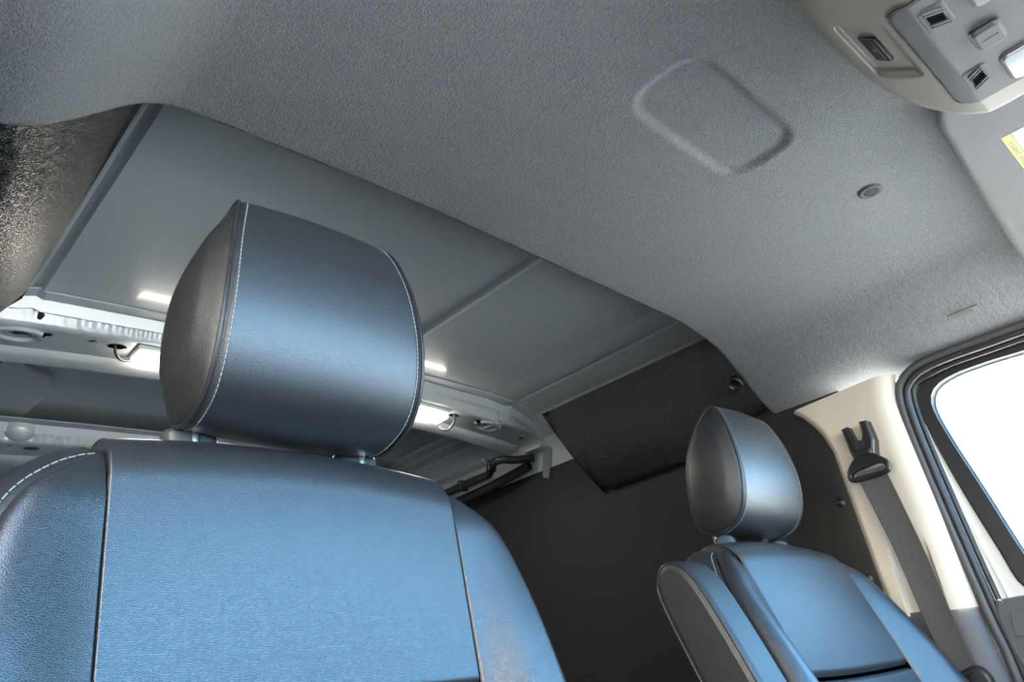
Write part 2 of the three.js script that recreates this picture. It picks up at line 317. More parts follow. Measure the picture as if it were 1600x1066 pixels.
// cargo lamps: a small housing, a lit lens and the lamp's light just below it
function cargoLamp(x, label) {
  const o = thing('cargo_lamp', label, 'lamp', 'cargo lamps on the roof bow'), y = archY(x) - 0.002, t = -Math.atan(0.144 * x);
  const put = (g) => { g.rotateZ(t); g.translate(x, y, -1.642); return g; };
  mesh('housing', put(box(-0.056, 0.056, -0.01, 0.002, -0.034, 0.034, 0.004)), M.white, o);
  mesh('lens', put(box(-0.052, 0.052, -0.028, -0.008, -0.03, 0.03, 0.009)), M.led, o);
  const l = new THREE.RectAreaLight(new THREE.Color(1, 0.93, 0.82), 170, 0.096, 0.054); l.position.set(x, y - 0.03, -1.642); l.lookAt(x, y - 1, -1.642); scene.add(l);
  return o;
}
cargoLamp(-0.355, 'lit cargo lamp on the roof bow at the near headrest left edge');
cargoLamp(0.41, 'lit cargo lamp on the roof bow at the near headrest right edge');
{
  const w = thing('lamp_wire', 'thin dark wire looping from a bow hole to the left lamp', 'wire', 'lamp wires');
  mesh('cable', tube([[-0.452, 1.57, -1.637], [-0.45, 1.54, -1.637], [-0.442, 1.528, -1.645], [-0.425, 1.53, -1.665], [-0.4, 1.54, -1.675]], 0.0035, 30, 8), M.rubber, w);
  const w2 = thing('lamp_wire', 'short wire hook hanging beside the right lamp', 'wire', 'lamp wires');
  mesh('cable', tube([[0.5, 1.56, -1.635], [0.5, 1.525, -1.64], [0.49, 1.505, -1.655], [0.47, 1.502, -1.66], [0.46, 1.51, -1.66]], 0.0045, 30, 8), M.bezel, w2);
}
// wire harness and hanging bracket at the driver's end of the bow
{
  const h = thing('wiring_harness', 'black taped wiring harness behind the bow above the driver side', 'harness');
  mesh('trunk', tube([[0.84, 1.46, -1.66], [0.78, 1.452, -1.68], [0.73, 1.452, -1.7], [0.735, 1.447, -1.75], [0.775, 1.44, -1.81], [0.765, 1.435, -1.88], [0.76, 1.43, -2.0], [0.76, 1.43, -2.2], [0.78, 1.43, -2.5]], 0.0135, 90, 12), M.rubber, h);
  mesh('branch', tube([[0.84, 1.44, -1.68], [0.82, 1.42, -1.78], [0.82, 1.41, -1.95], [0.83, 1.41, -2.3]], 0.016, 40, 10), M.rubber, h);
  for (const [x, y, z] of [[0.735, 1.447, -1.75], [0.763, 1.432, -1.93]]) mesh('clip', box(x - 0.017, x + 0.017, y - 0.018, y + 0.018, z - 0.006, z + 0.006, 0.003), M.black, h);
}
{
  const b = thing('metal_bracket', 'pale painted metal bracket hanging under the end of the bow', 'bracket');
  mesh('tab', grid(10, 14, (u, v) => [lerp(0.82, 0.868, lerp(u, 0.5 + (u - 0.5) * 0.8, v)) + 0.02 * v, lerp(1.47, 1.385, v) + 0.008 * Math.sin(v * 3), -1.6 - 0.03 * v + 0.02 * (1 - v) * (1 - v)]), M.paint, b);
  mesh('flange', box(0.8, 0.868, 1.47, 1.482, -1.66, -1.585, 0.003), M.paint, b);
}

// ---------------------------------------------------------------- black grained upper side panels behind the cab
function sidePanel(s, label) {
  const o = thing('upper_side_panel', label, 'trim panel', 'upper side panels behind the cab');
  const z0 = -0.828, z1 = (t) => -1.435 + 0.03 * t * t;
  const g = grid(70, 40, (u, v) => {
    const t = v, z = lerp(z0, z1(t), u), r = Math.max(0, u - 0.94) / 0.06, bulge = 0.022 * Math.sin(Math.PI * t) - 0.02 * r * r;
    let x = lerp(0.668, s > 0 ? 0.862 : 0.88, t) - bulge * 0.8, y = lerp(1.505, 1.275, t) - bulge * 0.6;
    const f = 1 - sm(0, 0.55, u); y = lerp(y, Math.max(y, headY(s * x) + 0.004), f);
    const e = Math.max(0, (t - 0.92) / 0.08); x += 0.012 * e * e; y += 0.006 * e * e;
    return [s * x, y, z];
  }, { uv: (u, v, p) => [p[2], v * 0.3] });
  mesh('panel', g, M.grainBlack, o);
  mesh('top_edge', grid(70, 6, (u, v) => [s * (0.668 + 0.006 * Math.sin(v * Math.PI / 2) + 0.03 * v * v), 1.505 + 0.006 * (1 - Math.cos(v * Math.PI / 2)) - 0.02 * v * v * v, lerp(z0, -1.435, u)], { uv: (u, v, p) => [p[2], v * 0.04] }), M.grainBlack, o);
  mesh('end_return', grid(6, 30, (u, v) => { const a = lerp(0.668, 0.862, v), y = lerp(1.505, 1.275, v), z = z1(v); return [s * (a + 0.02 * u + 0.016 * u * Math.sin(Math.PI * v)), y + 0.014 * u, z - 0.014 * u]; }, { uv: (u, v) => [u * 0.03, v * 0.3] }), M.grainBlack, o);
  return o;
}
const panelLeft = sidePanel(-1, 'black grained plastic panel catching lamp light above the passenger side');
const panelRight = sidePanel(1, 'black plastic panel in deep shade behind the driver headrest');
{
  const n = V(-0.77, -0.64, 0).normalize(), p = V(0.742, 1.395, -0.845);
  const ring = (g) => { g.applyQuaternion(new THREE.Quaternion().setFromUnitVectors(V(0, 1, 0), n)); g.translate(p.x, p.y, p.z); return g; };
  mesh('coat_hook_socket', ring(new THREE.LatheGeometry([[0, 0.001], [0.012, 0.001], [0.013, 0.009], [0.017, 0.009], [0.02, 0.004], [0.02, -0.01]].map(([a, b]) => new THREE.Vector2(a, b)), 36)), M.black, panelRight);
}
// push pins that hold the lining board
for (const [z, y, l] of [[-0.732, 1.08, 'upper black push pin in the lining board beside the cream pillar'], [-0.722, 0.908, 'lower black push pin in the lining board beside the cream pillar']]) {
  const o = thing('push_pin', l, 'push pin', 'push pins in the lining board');
  const g = new THREE.LatheGeometry([[0, 0.007], [0.004, 0.0066], [0.008, 0.0045], [0.0105, 0.001], [0.0105, -0.001]].map(([a, b]) => new THREE.Vector2(a, b)), 24); g.rotateZ(Math.PI / 2); g.translate(0.872, y, z);
  mesh('head', g, M.black, o);
  const c = new THREE.CylinderGeometry(0.003, 0.003, 0.004, 16); c.rotateZ(Math.PI / 2); c.translate(0.8655, y, z); mesh('centre', c, M.rubber, o);
}

// ---------------------------------------------------------------- driver side: pillar trim, seal, door
const along = (pts, n) => { const c = curve(pts.map(([z, y]) => V(z, y, 0))); return Array.from({ length: n + 1 }, (_, i) => { const p = c.getPointAt(i / n); return [p.x, p.y]; }); };
{
  const N = 60;
  const rear = linear([[0.8, -0.686], [0.869, -0.688], [1.02, -0.696], [1.191, -0.705], [1.235, -0.718], [1.263, -0.733], [1.29, -0.752], [1.311, -0.775], [1.34, -0.81]]);
  const fr = table([[0.4, -0.5], [0.682, -0.511], [0.823, -0.522], [1.022, -0.528], [1.195, -0.537], [1.263, -0.538], [1.299, -0.53], [1.34, -0.52]]);
  const surf = (y0, y1, lift, slot) => grid(70, N, (u, v) => {
    const yy = lerp(y0(u), y1(u), v), zr = rear(yy), zf = fr(yy), z = lerp(zr, zf, u);
    const d = zf - z, e = clamp(1 - d / 0.045), r = clamp(1 - (z - zr) / 0.02);
    let x = 0.83 + 0.045 * (1 - Math.sqrt(Math.max(0, 1 - e * e * 0.98))) + 0.02 * r * r + lift - 0.02 * sm(1.25, 0.8, yy) * 0;
    if (slot) { const k = (sm(-0.647, -0.643, z) - sm(-0.571, -0.567, z)) * sm(0.97, 0.9, yy); x += 0.011 * k; }
    return [x, yy, z];
  }, { uv: (u, v, p) => [p[2], p[1]] });
  const o = thing('pillar_trim', 'cream plastic trim on the pillar behind the driver door', 'trim');
  const top = (u) => lerp(1.308, 1.322, u);
  mesh('upper_cover', surf((u) => 0.82 - 0.012 * (sm(0.27, 0.28, u) - sm(0.72, 0.73, u)) , top, 0, true), M.cream, o);
  const lower = mesh('lower_cover', surf(() => 0.4, (u) => 0.826, 0.006, false), M.darkTrim, o);
  lower.userData.label = 'dark grey lower cover';
}
// door opening seal on the body
{
  const pts = [[0.32, 1.315], [0.05, 1.318], [-0.264, 1.317], [-0.338, 1.317], [-0.415, 1.317], [-0.471, 1.311], [-0.505, 1.292], [-0.521, 1.258], [-0.522, 1.162], [-0.511, 0.966], [-0.499, 0.802], [-0.49, 0.703], [-0.48, 0.4], [-0.46, 0.05]];
  const o = thing('door_seal', 'black rubber seal round the driver door opening', 'seal');
  mesh('bulb', tube(pts.map(([z, y]) => V(0.872, y, z)), 0.0085, 200, 12), M.rubber, o);
  mesh('trim_lip', tube(pts.slice(1).map(([z, y], i) => V(0.868, y + (i < 5 ? 0.012 : i === 5 ? 0.008 : 0), z - (i >= 5 ? 0.013 : i === 4 ? 0.006 : 0))), 0.0095, 200, 10), M.sealGrey, o);
  mesh('lip', tube(pts.map(([z, y], i) => V(0.884, y - (i < 6 ? 0.011 : 0), z + (i >= 5 ? 0.011 : 0))), 0.006, 200, 10), M.rubber, o);
}
{
  const d = thing('door_1', 'closed driver door with dark window frame and white painted edge', 'door'); d.userData.kind = 'structure';
  delete d.userData.category;
  const outer = [[0.34, 1.325], [-0.3, 1.33], [-0.43, 1.33], [-0.485, 1.32], [-0.515, 1.295], [-0.53, 1.25], [-0.528, 1.16], [-0.515, 1.0], [-0.503, 0.84], [-0.497, 0.7], [-0.49, 0.02], [0.34, 0.02]];
  const hole = smoothPoly([[0.3, 1.0], [0.25, 1.2], [0.1, 1.285], [-0.276, 1.306], [-0.375, 1.31], [-0.43, 1.307], [-0.472, 1.295], [-0.496, 1.27], [-0.503, 1.235], [-0.496, 1.169], [-0.477, 1.055], [-0.449, 0.919], [-0.43, 0.85], [-0.38, 0.835], [0.1, 0.835], [0.25, 0.86]], 120);
  mesh('door_shell', plateYZ(outer, 0.9, 0.945, 0.004, [hole]), M.white, d);
  mesh('shell_bead', tube([[-0.513, 1.2], [-0.507, 1.09], [-0.49, 0.96], [-0.476, 0.85], [-0.468, 0.78]].map(([z, y]) => V(0.899, y, z)), 0.005, 50, 8), M.white, d);
  const fo = smoothPoly([[0.315, 1.0], [0.265, 1.21], [0.1, 1.3], [-0.276, 1.318], [-0.375, 1.322], [-0.43, 1.319], [-0.48, 1.305], [-0.506, 1.276], [-0.514, 1.236], [-0.507, 1.169], [-0.489, 1.055], [-0.462, 0.919], [-0.443, 0.845], [-0.38, 0.82], [0.1, 0.82], [0.26, 0.845]], 120);
  const fi = smoothPoly([[0.29, 1.0], [0.24, 1.19], [0.1, 1.268], [-0.283, 1.29], [-0.37, 1.293], [-0.425, 1.29], [-0.462, 1.279], [-0.482, 1.258], [-0.487, 1.222], [-0.476, 1.15], [-0.453, 1.04], [-0.427, 0.91], [-0.412, 0.87], [-0.37, 0.86], [0.1, 0.86], [0.24, 0.88]], 120);
  mesh('window_frame', plateYZ(fo, 0.896, 0.925, 0.004, [fi]), M.rubber, d);
  mesh('window_glass', plateYZ(fo, 0.908, 0.912, 0, []), M.glass, d);
  const panel = smoothPoly([[0.33, 0.8], [0.1, 0.83], [-0.44, 0.828], [-0.487, 0.824], [-0.498, 0.81], [-0.5, 0.78], [-0.495, 0.73], [-0.485, 0.68], [-0.46, 0.5], [-0.44, 0.1], [0.3, 0.1], [0.33, 0.4]], 140);
  mesh('door_card', plateYZ(panel, 0.862, 0.9, 0.008), M.darkTrim, d);
  const pad = roundRect(-0.476, -0.43, 0.757, 0.803, 0.008).map(([z, y]) => [z + (y - 0.78) * 0.12, y]);
  mesh('card_insert', plateYZ(pad, 0.8605, 0.87, 0.0015), M.darkTrim, d);
}
// seat belt
{
  const o = thing('seat_belt', 'dark grey seat belt hanging from its black guide on the cream pillar', 'seat belt');
  const L = linear([[0, -0.649], [0.42, -0.623], [0.7, -0.616], [1, -0.604]]), R = linear([[0, -0.588], [0.42, -0.57], [0.75, -0.563], [1, -0.556]]);
  const g = grid(12, 40, (u, v) => [0.795 + 0.032 * v + 0.002 * Math.sin(u * Math.PI), lerp(1.119, 0.705, v), lerp(L(v), R(v), u)], { uv: (u, v) => [u * 0.048, v * 0.41] });
  const back = g.clone(); back.translate(0.0016, 0, 0);
  mesh('webbing', merge([g, back]), M.belt, o);
  for (const f of [L, R]) mesh('selvedge', tube(Array.from({ length: 9 }, (_, i) => V(0.7955 + 0.032 * i / 8, lerp(1.119, 0.705, i / 8), f(i / 8))), 0.0013, 40, 6), M.belt, o);
  // guide: forked height slider above, loop below
  const fork = [[-0.655, 1.222], [-0.64, 1.224], [-0.635, 1.197], [-0.632, 1.186], [-0.618, 1.187], [-0.614, 1.197], [-0.612, 1.227], [-0.596, 1.225], [-0.592, 1.18], [-0.598, 1.158], [-0.603, 1.135], [-0.624, 1.131], [-0.645, 1.138], [-0.651, 1.17]];
  const guide = mesh('slider_cover', plateYZ(fork, 0.8, 0.836, 0.005), M.black, o);
  const knob = new THREE.CylinderGeometry(0.011, 0.0125, 0.016, 24); knob.rotateZ(Math.PI / 2); knob.translate(0.8, 1.173, -0.623); mesh('bolt_cap', knob, M.rubber, guide);
  mesh('cover_boss', plateYZ(smoothPoly([[-0.642, 1.165], [-0.606, 1.165], [-0.604, 1.142], [-0.624, 1.134], [-0.641, 1.143]], 30), 0.791, 0.806, 0.005), M.black, guide);
  const lo = smoothPoly([[-0.641, 1.148], [-0.606, 1.152], [-0.585, 1.138], [-0.572, 1.122], [-0.576, 1.104], [-0.592, 1.099], [-0.62, 1.098], [-0.652, 1.098], [-0.667, 1.106], [-0.664, 1.126]], 60);
  const li = smoothPoly([[-0.645, 1.12], [-0.62, 1.123], [-0.595, 1.125], [-0.584, 1.117], [-0.59, 1.109], [-0.62, 1.107], [-0.65, 1.107], [-0.656, 1.113]], 40);
  mesh('loop', plateYZ(lo, 0.788, 0.803, 0.005, [li]), M.black, o);
  const tongue = smoothPoly([[-0.597, 0.698], [-0.57, 0.71], [-0.54, 0.718], [-0.522, 0.705], [-0.517, 0.68], [-0.525, 0.65], [-0.57, 0.635], [-0.6, 0.655]], 50);
  mesh('tongue', plateYZ(tongue.map(([z, y]) => [z - 0.012, y]), 0.812, 0.836, 0.007), M.black, o);
  mesh('tongue_slot', tube([[-0.595, 0.694], [-0.57, 0.703], [-0.543, 0.709]].map(([z, y]) => V(0.812, y, z - 0.012)), 0.003, 20, 8), M.rubber, o);
}

// ---------------------------------------------------------------- seats
const outline = [[0.191, 0.556], [0.212, 0.547], [0.235, 0.529], [0.256, 0.505], [0.272, 0.47], [0.284, 0.42], [0.293, 0.36], [0.302, 0.28], [0.309, 0.16], [0.311, -0.03]];
const bolsterB = table([[-0.03, 0.068], [0.1, 0.064], [0.25, 0.05], [0.35, 0.036], [0.45, 0.016], [0.52, 0.004], [0.56, 0]]);
const outlineC = curve(outline.map(([x, y]) => V(x, y, 0)));
const OUT = Array.from({ length: 121 }, (_, i) => outlineC.getPointAt(i / 120));
const outAt = (v) => { const t = v * 120, i = Math.min(119, Math.floor(t)), f = t - i; return [lerp(OUT[i].x, OUT[i + 1].x, f), lerp(OUT[i].y, OUT[i + 1].y, f)]; };
const roll = (y) => 0.022 * Math.max(0, (y - 0.49) / 0.066) ** 2;
const edgeZ = (y) => { const B = bolsterB(y); return B * (1 - sm(-0.2, 0.68, 0)) - (0.014 + 0.4 * B) - roll(y); };
function bolsterPoint(u, v) {
  const [ox, oy] = outAt(v), sy = lerp(0.556, -0.03, Math.pow(v, 0.92)), x = lerp(0.1928, ox, u), y = lerp(sy, oy, u), B = bolsterB(lerp(sy, oy, 0.5));
  const k = clamp((u - 0.72) / 0.28), ins = Math.max(0, 1 - u / 0.022);
  let z = B * sm(-0.2, 0.68, u) - B * sm(-0.2, 0.68, 0) - (0.014 + 0.4 * B) * (1 - Math.sqrt(Math.max(0, 1 - k * k))) - 0.0028 * ins * ins - roll(y);
  return [x, y, z];
}
function seatParts(place, o) {                           // backrest in its own frame: y up the back, z forward, turned by place()
  const P = (g) => { g.applyMatrix4(place); return g; };
  const topY = (x) => 0.594 - 0.013 * (x / 0.19) ** 2;
  const dish = (x, y) => -0.013 * (1 - (x / 0.2) ** 2) * sm(0.52, 0.3, y);
  const centre = (ya, yb, nv, over) => grid(150, nv, (u, v) => {
    const a = u * 2 - 1, x = 0.1925 * Math.sign(a) * (1 - (1 - Math.abs(a)) ** 1.6), T = topY(x), e = 0.003 * Math.max(0, (Math.abs(x) - 0.1902) / 0.0023) ** 2;
    const run = over ? [[ya, 0], [T - 0.06, 0], 'a', 'b'] : null;
    let y, z, ny, nz;
    const yTop = T - 0.062, L0 = (over ? yTop : yb) - ya, A = 0.09, Bk = 0.09, L3 = 0.25, L = over ? L0 + A + Bk + L3 : L0, s = v * L;
    if (s <= L0) { y = ya + s; z = dish(x, y); ny = 0; nz = 1; }
    else if (s <= L0 + A) { const t = (s - L0) / A * Math.PI / 2; y = yTop + 0.062 * Math.sin(t); z = dish(x, yTop) - 0.058 * (1 - Math.cos(t)); ny = Math.sin(t); nz = Math.cos(t); }
    else if (s <= L0 + A + Bk) { const t = (s - L0 - A) / Bk * Math.PI / 2; y = yTop + 0.062 * Math.cos(t); z = -0.058 - 0.058 * Math.sin(t); ny = Math.cos(t); nz = -Math.sin(t); }
    else { y = yTop - (s - L0 - A - Bk); z = -0.116; ny = 0; nz = -1; }
    const eb = 0.007 * Math.max(0, 1 - s / 0.009) ** 2 + (over ? 0 : 0.007 * Math.max(0, 1 - (L - s) / 0.009) ** 2), q = e + eb;
    return [x, y - ny * q, z - nz * q];
  }, { uv: (u, v, p) => [p[0], v * (over ? 0.66 : 0.35)] });
  const caps = [-1, 1].map((s) => grid(6, 60, (u, v) => {
    const T = topY(0.19), yT = T - 0.062, a = v * Math.PI, k = 1 - u * 0.95;
    const y = v < 0.2 ? lerp(0.34, yT, v / 0.2) : v > 0.8 ? lerp(yT, 0.34, (v - 0.8) / 0.2) : yT + 0.06 * Math.sin((v - 0.2) / 0.6 * Math.PI), z = v < 0.2 ? -0.006 : v > 0.8 ? -0.11 : -0.058 + 0.052 * Math.cos((v - 0.2) / 0.6 * Math.PI);
    return [s * 0.1922, lerp(0.4, y, k), lerp(-0.058, z, k)];
  }, { uv: (u, v, p) => [p[2], p[1]] }));
  mesh('back_insert', P(merge([centre(0.324, 0, 180, true), ...caps])), M.leather, o);
  mesh('lumbar_insert', P(centre(-0.03, 0.318, 80, false)), M.leather, o);
  for (const s of [-1, 1]) {
    mesh('bolster', P(grid(110, 150, (u, v) => { const p = bolsterPoint(u, v); return [s * p[0], p[1], p[2]]; }, { uv: (u, v, p) => [p[0], p[1]] })), M.leather, o);
    const gus = (u, v) => {
      const [x, y] = outAt(v), a = outAt(Math.max(0, v - 0.01)), b = outAt(Math.min(1, v + 0.01)), tx = b[0] - a[0], ty = b[1] - a[1], l = Math.hypot(tx, ty), nx = -ty / l, ny = tx / l;
      const z0 = edgeZ(y), z = lerp(z0, -0.118, u), bul = (0.014 + 0.016 * sm(0.4, 0.05, v)) * Math.sin(Math.PI * u) - 0.006 * Math.max(0, 1 - u / 0.05) ** 2 - 0.014 * u * u;
      return [s * (x + nx * bul), y + ny * bul, z];
    };
    mesh('side_gusset', P(grid(24, 140, gus, { uv: (u, v) => [u * 0.12, v * 0.62] })), M.leatherSide, o);
    const line = (off) => Array.from({ length: 46 }, (_, i) => { const v = i / 45, p = gus(off, v); return V(...p); });
    mesh('piping', P(tube(line(0).map((p) => V(p.x, p.y, p.z + 0.0005)), 0.0026, 180, 8)), M.piping, o);
    const st = mesh('stitching', P(stitches(line(0.07).map((p) => { const c = V(0, 0.25, 0), d = V(p.x - s * 0.15, p.y - 0.2, 0).normalize(); return p.clone().addScaledVector(d, 0.0009); }), 0.0092, 0.0062, 0.0008)), M.thread, o); st.userData.kind = 'stuff'; st.userData.label = 'pale thread stitching';
  }
  const back = new THREE.Shape([...outline.map(([x, y]) => new THREE.Vector2(x - 0.014, y - 0.012)), ...outline.slice().reverse().map(([x, y]) => new THREE.Vector2(-x + 0.014, y - 0.012))]);
  const bg = new THREE.ExtrudeGeometry(back, { depth: 0.07, bevelEnabled: false }); bg.translate(0, 0, -0.118); mesh('back_shell', P(bg), M.black, o);
  // head restraint guides in the top of the back
  for (const s of [-1, 1]) {
    const g = new THREE.LatheGeometry([[0, 0.022], [0.012, 0.0215], [0.017, 0.018], [0.0185, 0.012], [0.0185, -0.02]].map(([a, b]) => new THREE.Vector2(a, b)), 32); g.scale(1.6, 1, 1); g.translate(s * 0.1, topY(0.1) - 0.003, -0.06);
    const bz = mesh('post_guide', P(g), M.bezel, o); bz.userData.label = 'grey plastic post guide';
    const bt = new THREE.CapsuleGeometry(0.004, 0.008, 4, 8); bt.rotateX(Math.PI / 2); bt.translate(s * 0.1 + 0.024, topY(0.1) + 0.01, -0.06); mesh('release_button', P(bt), M.bezel, bz);
  }
  return topY;
}
// head restraint in its own frame: y from its lower edge, z forward
const hrProfile = curve([[0, 0.272, 0.048], [0, 0.246, 0.067], [0, 0.19, 0.083], [0, 0.125, 0.088], [0, 0.07, 0.078], [0, 0.034, 0.056], [0, 0.017, 0.02], [0, 0.016, -0.014], [0, 0.03, -0.038], [0, 0.07, -0.05], [0, 0.13, -0.046], [0, 0.19, -0.03], [0, 0.24, 0.0], [0, 0.27, 0.03]], true);
const HP = hrProfile.getSpacedPoints(160);
const hrW = table([[0, 0.117], [0.02, 0.1195], [0.05, 0.1213], [0.09, 0.1215], [0.15, 0.1185], [0.2, 0.1135], [0.24, 0.106], [0.275, 0.096]]);
function headRestraint(place, o) {
  const P = (g) => { g.applyMatrix4(place); return g; };
  const nrm = HP.map((p, i) => { const a = HP[(i + 159) % 160], b = HP[(i + 1) % 160]; const ty = b.y - a.y, tz = b.z - a.z, l = Math.hypot(ty, tz); return [-tz / l * -1, ty / l * -1]; });
  const at = (i, x, off) => { const p = HP[i % 160], n = nrm[i % 160]; return [x, p.y + n[0] * off, p.z + n[1] * off]; };
  const c = V(0, 0.135, 0.012), sign = (() => { const p = HP[40], n = nrm[40]; return (p.y - c.y) * n[0] + (p.z - c.z) * n[1] > 0 ? 1 : -1; })();
  const g = grid(160, 60, (u, v) => {
    const i = Math.round(u * 160) % 160, w = hrW(HP[i].y), k = v * 2 - 1, e = 0.006 * Math.max(0, (Math.abs(k) - 0.93) / 0.07) ** 2, crown = 0.005 * (1 - k * k);
    return at(i, k * w, sign * (crown - e));
  }, { closedU: true, uv: (u, v) => [v * 0.24, u * 0.72] });
  const hr = mesh('head_restraint', P(g), M.leather, o);
  for (const s of [-1, 1]) {
    const cap = grid(160, 26, (u, v) => {
      const i = Math.round(u * 160) % 160, q = HP[i], w = hrW(q.y), t = v, r = 1 - t, b = 0.026 * Math.sqrt(Math.max(0, 1 - r * r)) * (0.55 + 0.45 * Math.min(1, t * 3)), ins = 0.004 * Math.max(0, 1 - t / 0.05) ** 2;
      const y = lerp(q.y, c.y, t), z = lerp(q.z, c.z, t), wc = lerp(w, 0.122, sm(0, 1, t));
      return [s * (wc + b - ins - 0.001), y, z];
    }, { closedU: true, uv: (u, v, p) => [p[2], p[1]] });
    mesh('side_panel', P(cap), M.leatherSide, hr);
    mesh('piping', P(tube(Array.from({ length: 80 }, (_, i) => V(...at(i * 2, s * (hrW(HP[i * 2].y) + 0.0005), -sign * 0.0012))), 0.0022, 200, 8, true)), M.piping, hr);
    const st = mesh('stitching', P(stitches(Array.from({ length: 161 }, (_, i) => V(...at(i % 160, s * (hrW(HP[i % 160].y) - 0.0085), sign * 0.0012))), 0.0058, 0.0036, 0.0006)), M.thread, hr); st.userData.kind = 'stuff'; st.userData.label = 'pale thread stitching';
    const post = new THREE.CylinderGeometry(0.0065, 0.0065, 0.12, 20); post.translate(s * 0.1, -0.01, -0.022); mesh('post', P(post), M.chrome, hr);
  }
}
function makeSeat(name, label, { cx, py, pz, rec, hy, hz, hrec = 0, hx = 0, hs = 1 }) {
  const o = thing(name, label, 'seat', 'cab seats');
  const B = new THREE.Matrix4().makeTranslation(cx, py, pz).multiply(new THREE.Matrix4().makeRotationX(-rec));
  seatParts(B, o);
  headRestraint(new THREE.Matrix4().makeTranslation(cx + hx, hy, hz).multiply(new THREE.Matrix4().makeRotationX(-hrec)).multiply(new THREE.Matrix4().makeScale(hs, 0.5 + 0.5 * hs, hs)), o);
  const seatTop = grid(50, 50, (u, v) => {
    const a = u * 2 - 1, b = v * 2 - 1, x = cx + 0.27 * Math.sign(a) * Math.pow(Math.abs(a), 0.9), e = Math.max(Math.abs(a) ** 6, Math.abs(b) ** 8);
    return [x, py - 0.03 + 0.03 * sm(0.55, 0.85, Math.abs(a)) - 0.09 * e, pz + 0.22 + 0.27 * b];
  }, { uv: (u, v) => [u * 0.5, v * 0.5] });
  mesh('cushion', seatTop, M.leather, o);
  mesh('cushion_side', box(cx - 0.265, cx + 0.265, py - 0.16, py - 0.075, pz - 0.045, pz + 0.485, 0.03), M.leatherSide, o);
  mesh('pedestal', box(cx - 0.2, cx + 0.2, 0, py - 0.15, pz + 0.0, pz + 0.42, 0.02), M.black, o);
  return { o, B };
}
const near = makeSeat('passenger_seat', 'large near black leather seat reflecting blue daylight', { cx: -0.495, py: 0.45, pz: -0.628, rec: 0.14, hy: 1.022, hz: -0.735, hx: 0.0 });
const far = makeSeat('driver_seat', 'smaller far black leather seat with raised armrest by the belt', { cx: 0.505, py: 0.433, pz: -0.51, rec: 0.35, hy: 0.978, hz: -0.775, hrec: 0.03, hs: 0.92, hx: 0.004 });
// armrest of the driver seat, swung up along the inner side of the back
{
  const P = (g) => { g.applyMatrix4(far.B); return g; };
  const prof = smoothPoly([[0.055, 0.0], [0.052, 0.2], [0.045, 0.38], [0.034, 0.475], [0.008, 0.508], [-0.022, 0.5], [-0.036, 0.46], [-0.034, 0.3], [-0.03, 0.1], [-0.03, 0.0]], 120);
  const g = plateYZ(prof, -0.43, -0.352, 0.012), arm = mesh('armrest', P(g), M.leatherSide, far.o); arm.userData.label = 'padded armrest swung upright';
  mesh('piping', P(tube(prof.map(([z, y]) => V(-0.426, lerp(0.25, y, 0.985), lerp(0, z, 0.93))), 0.0022, 160, 8, true)), M.piping, arm);
  const c = new THREE.CylinderGeometry(0.025, 0.025, 0.05, 24); c.rotateZ(Math.PI / 2); c.translate(-0.34, 0.03, 0); mesh('pivot', P(c), M.black, arm);
}

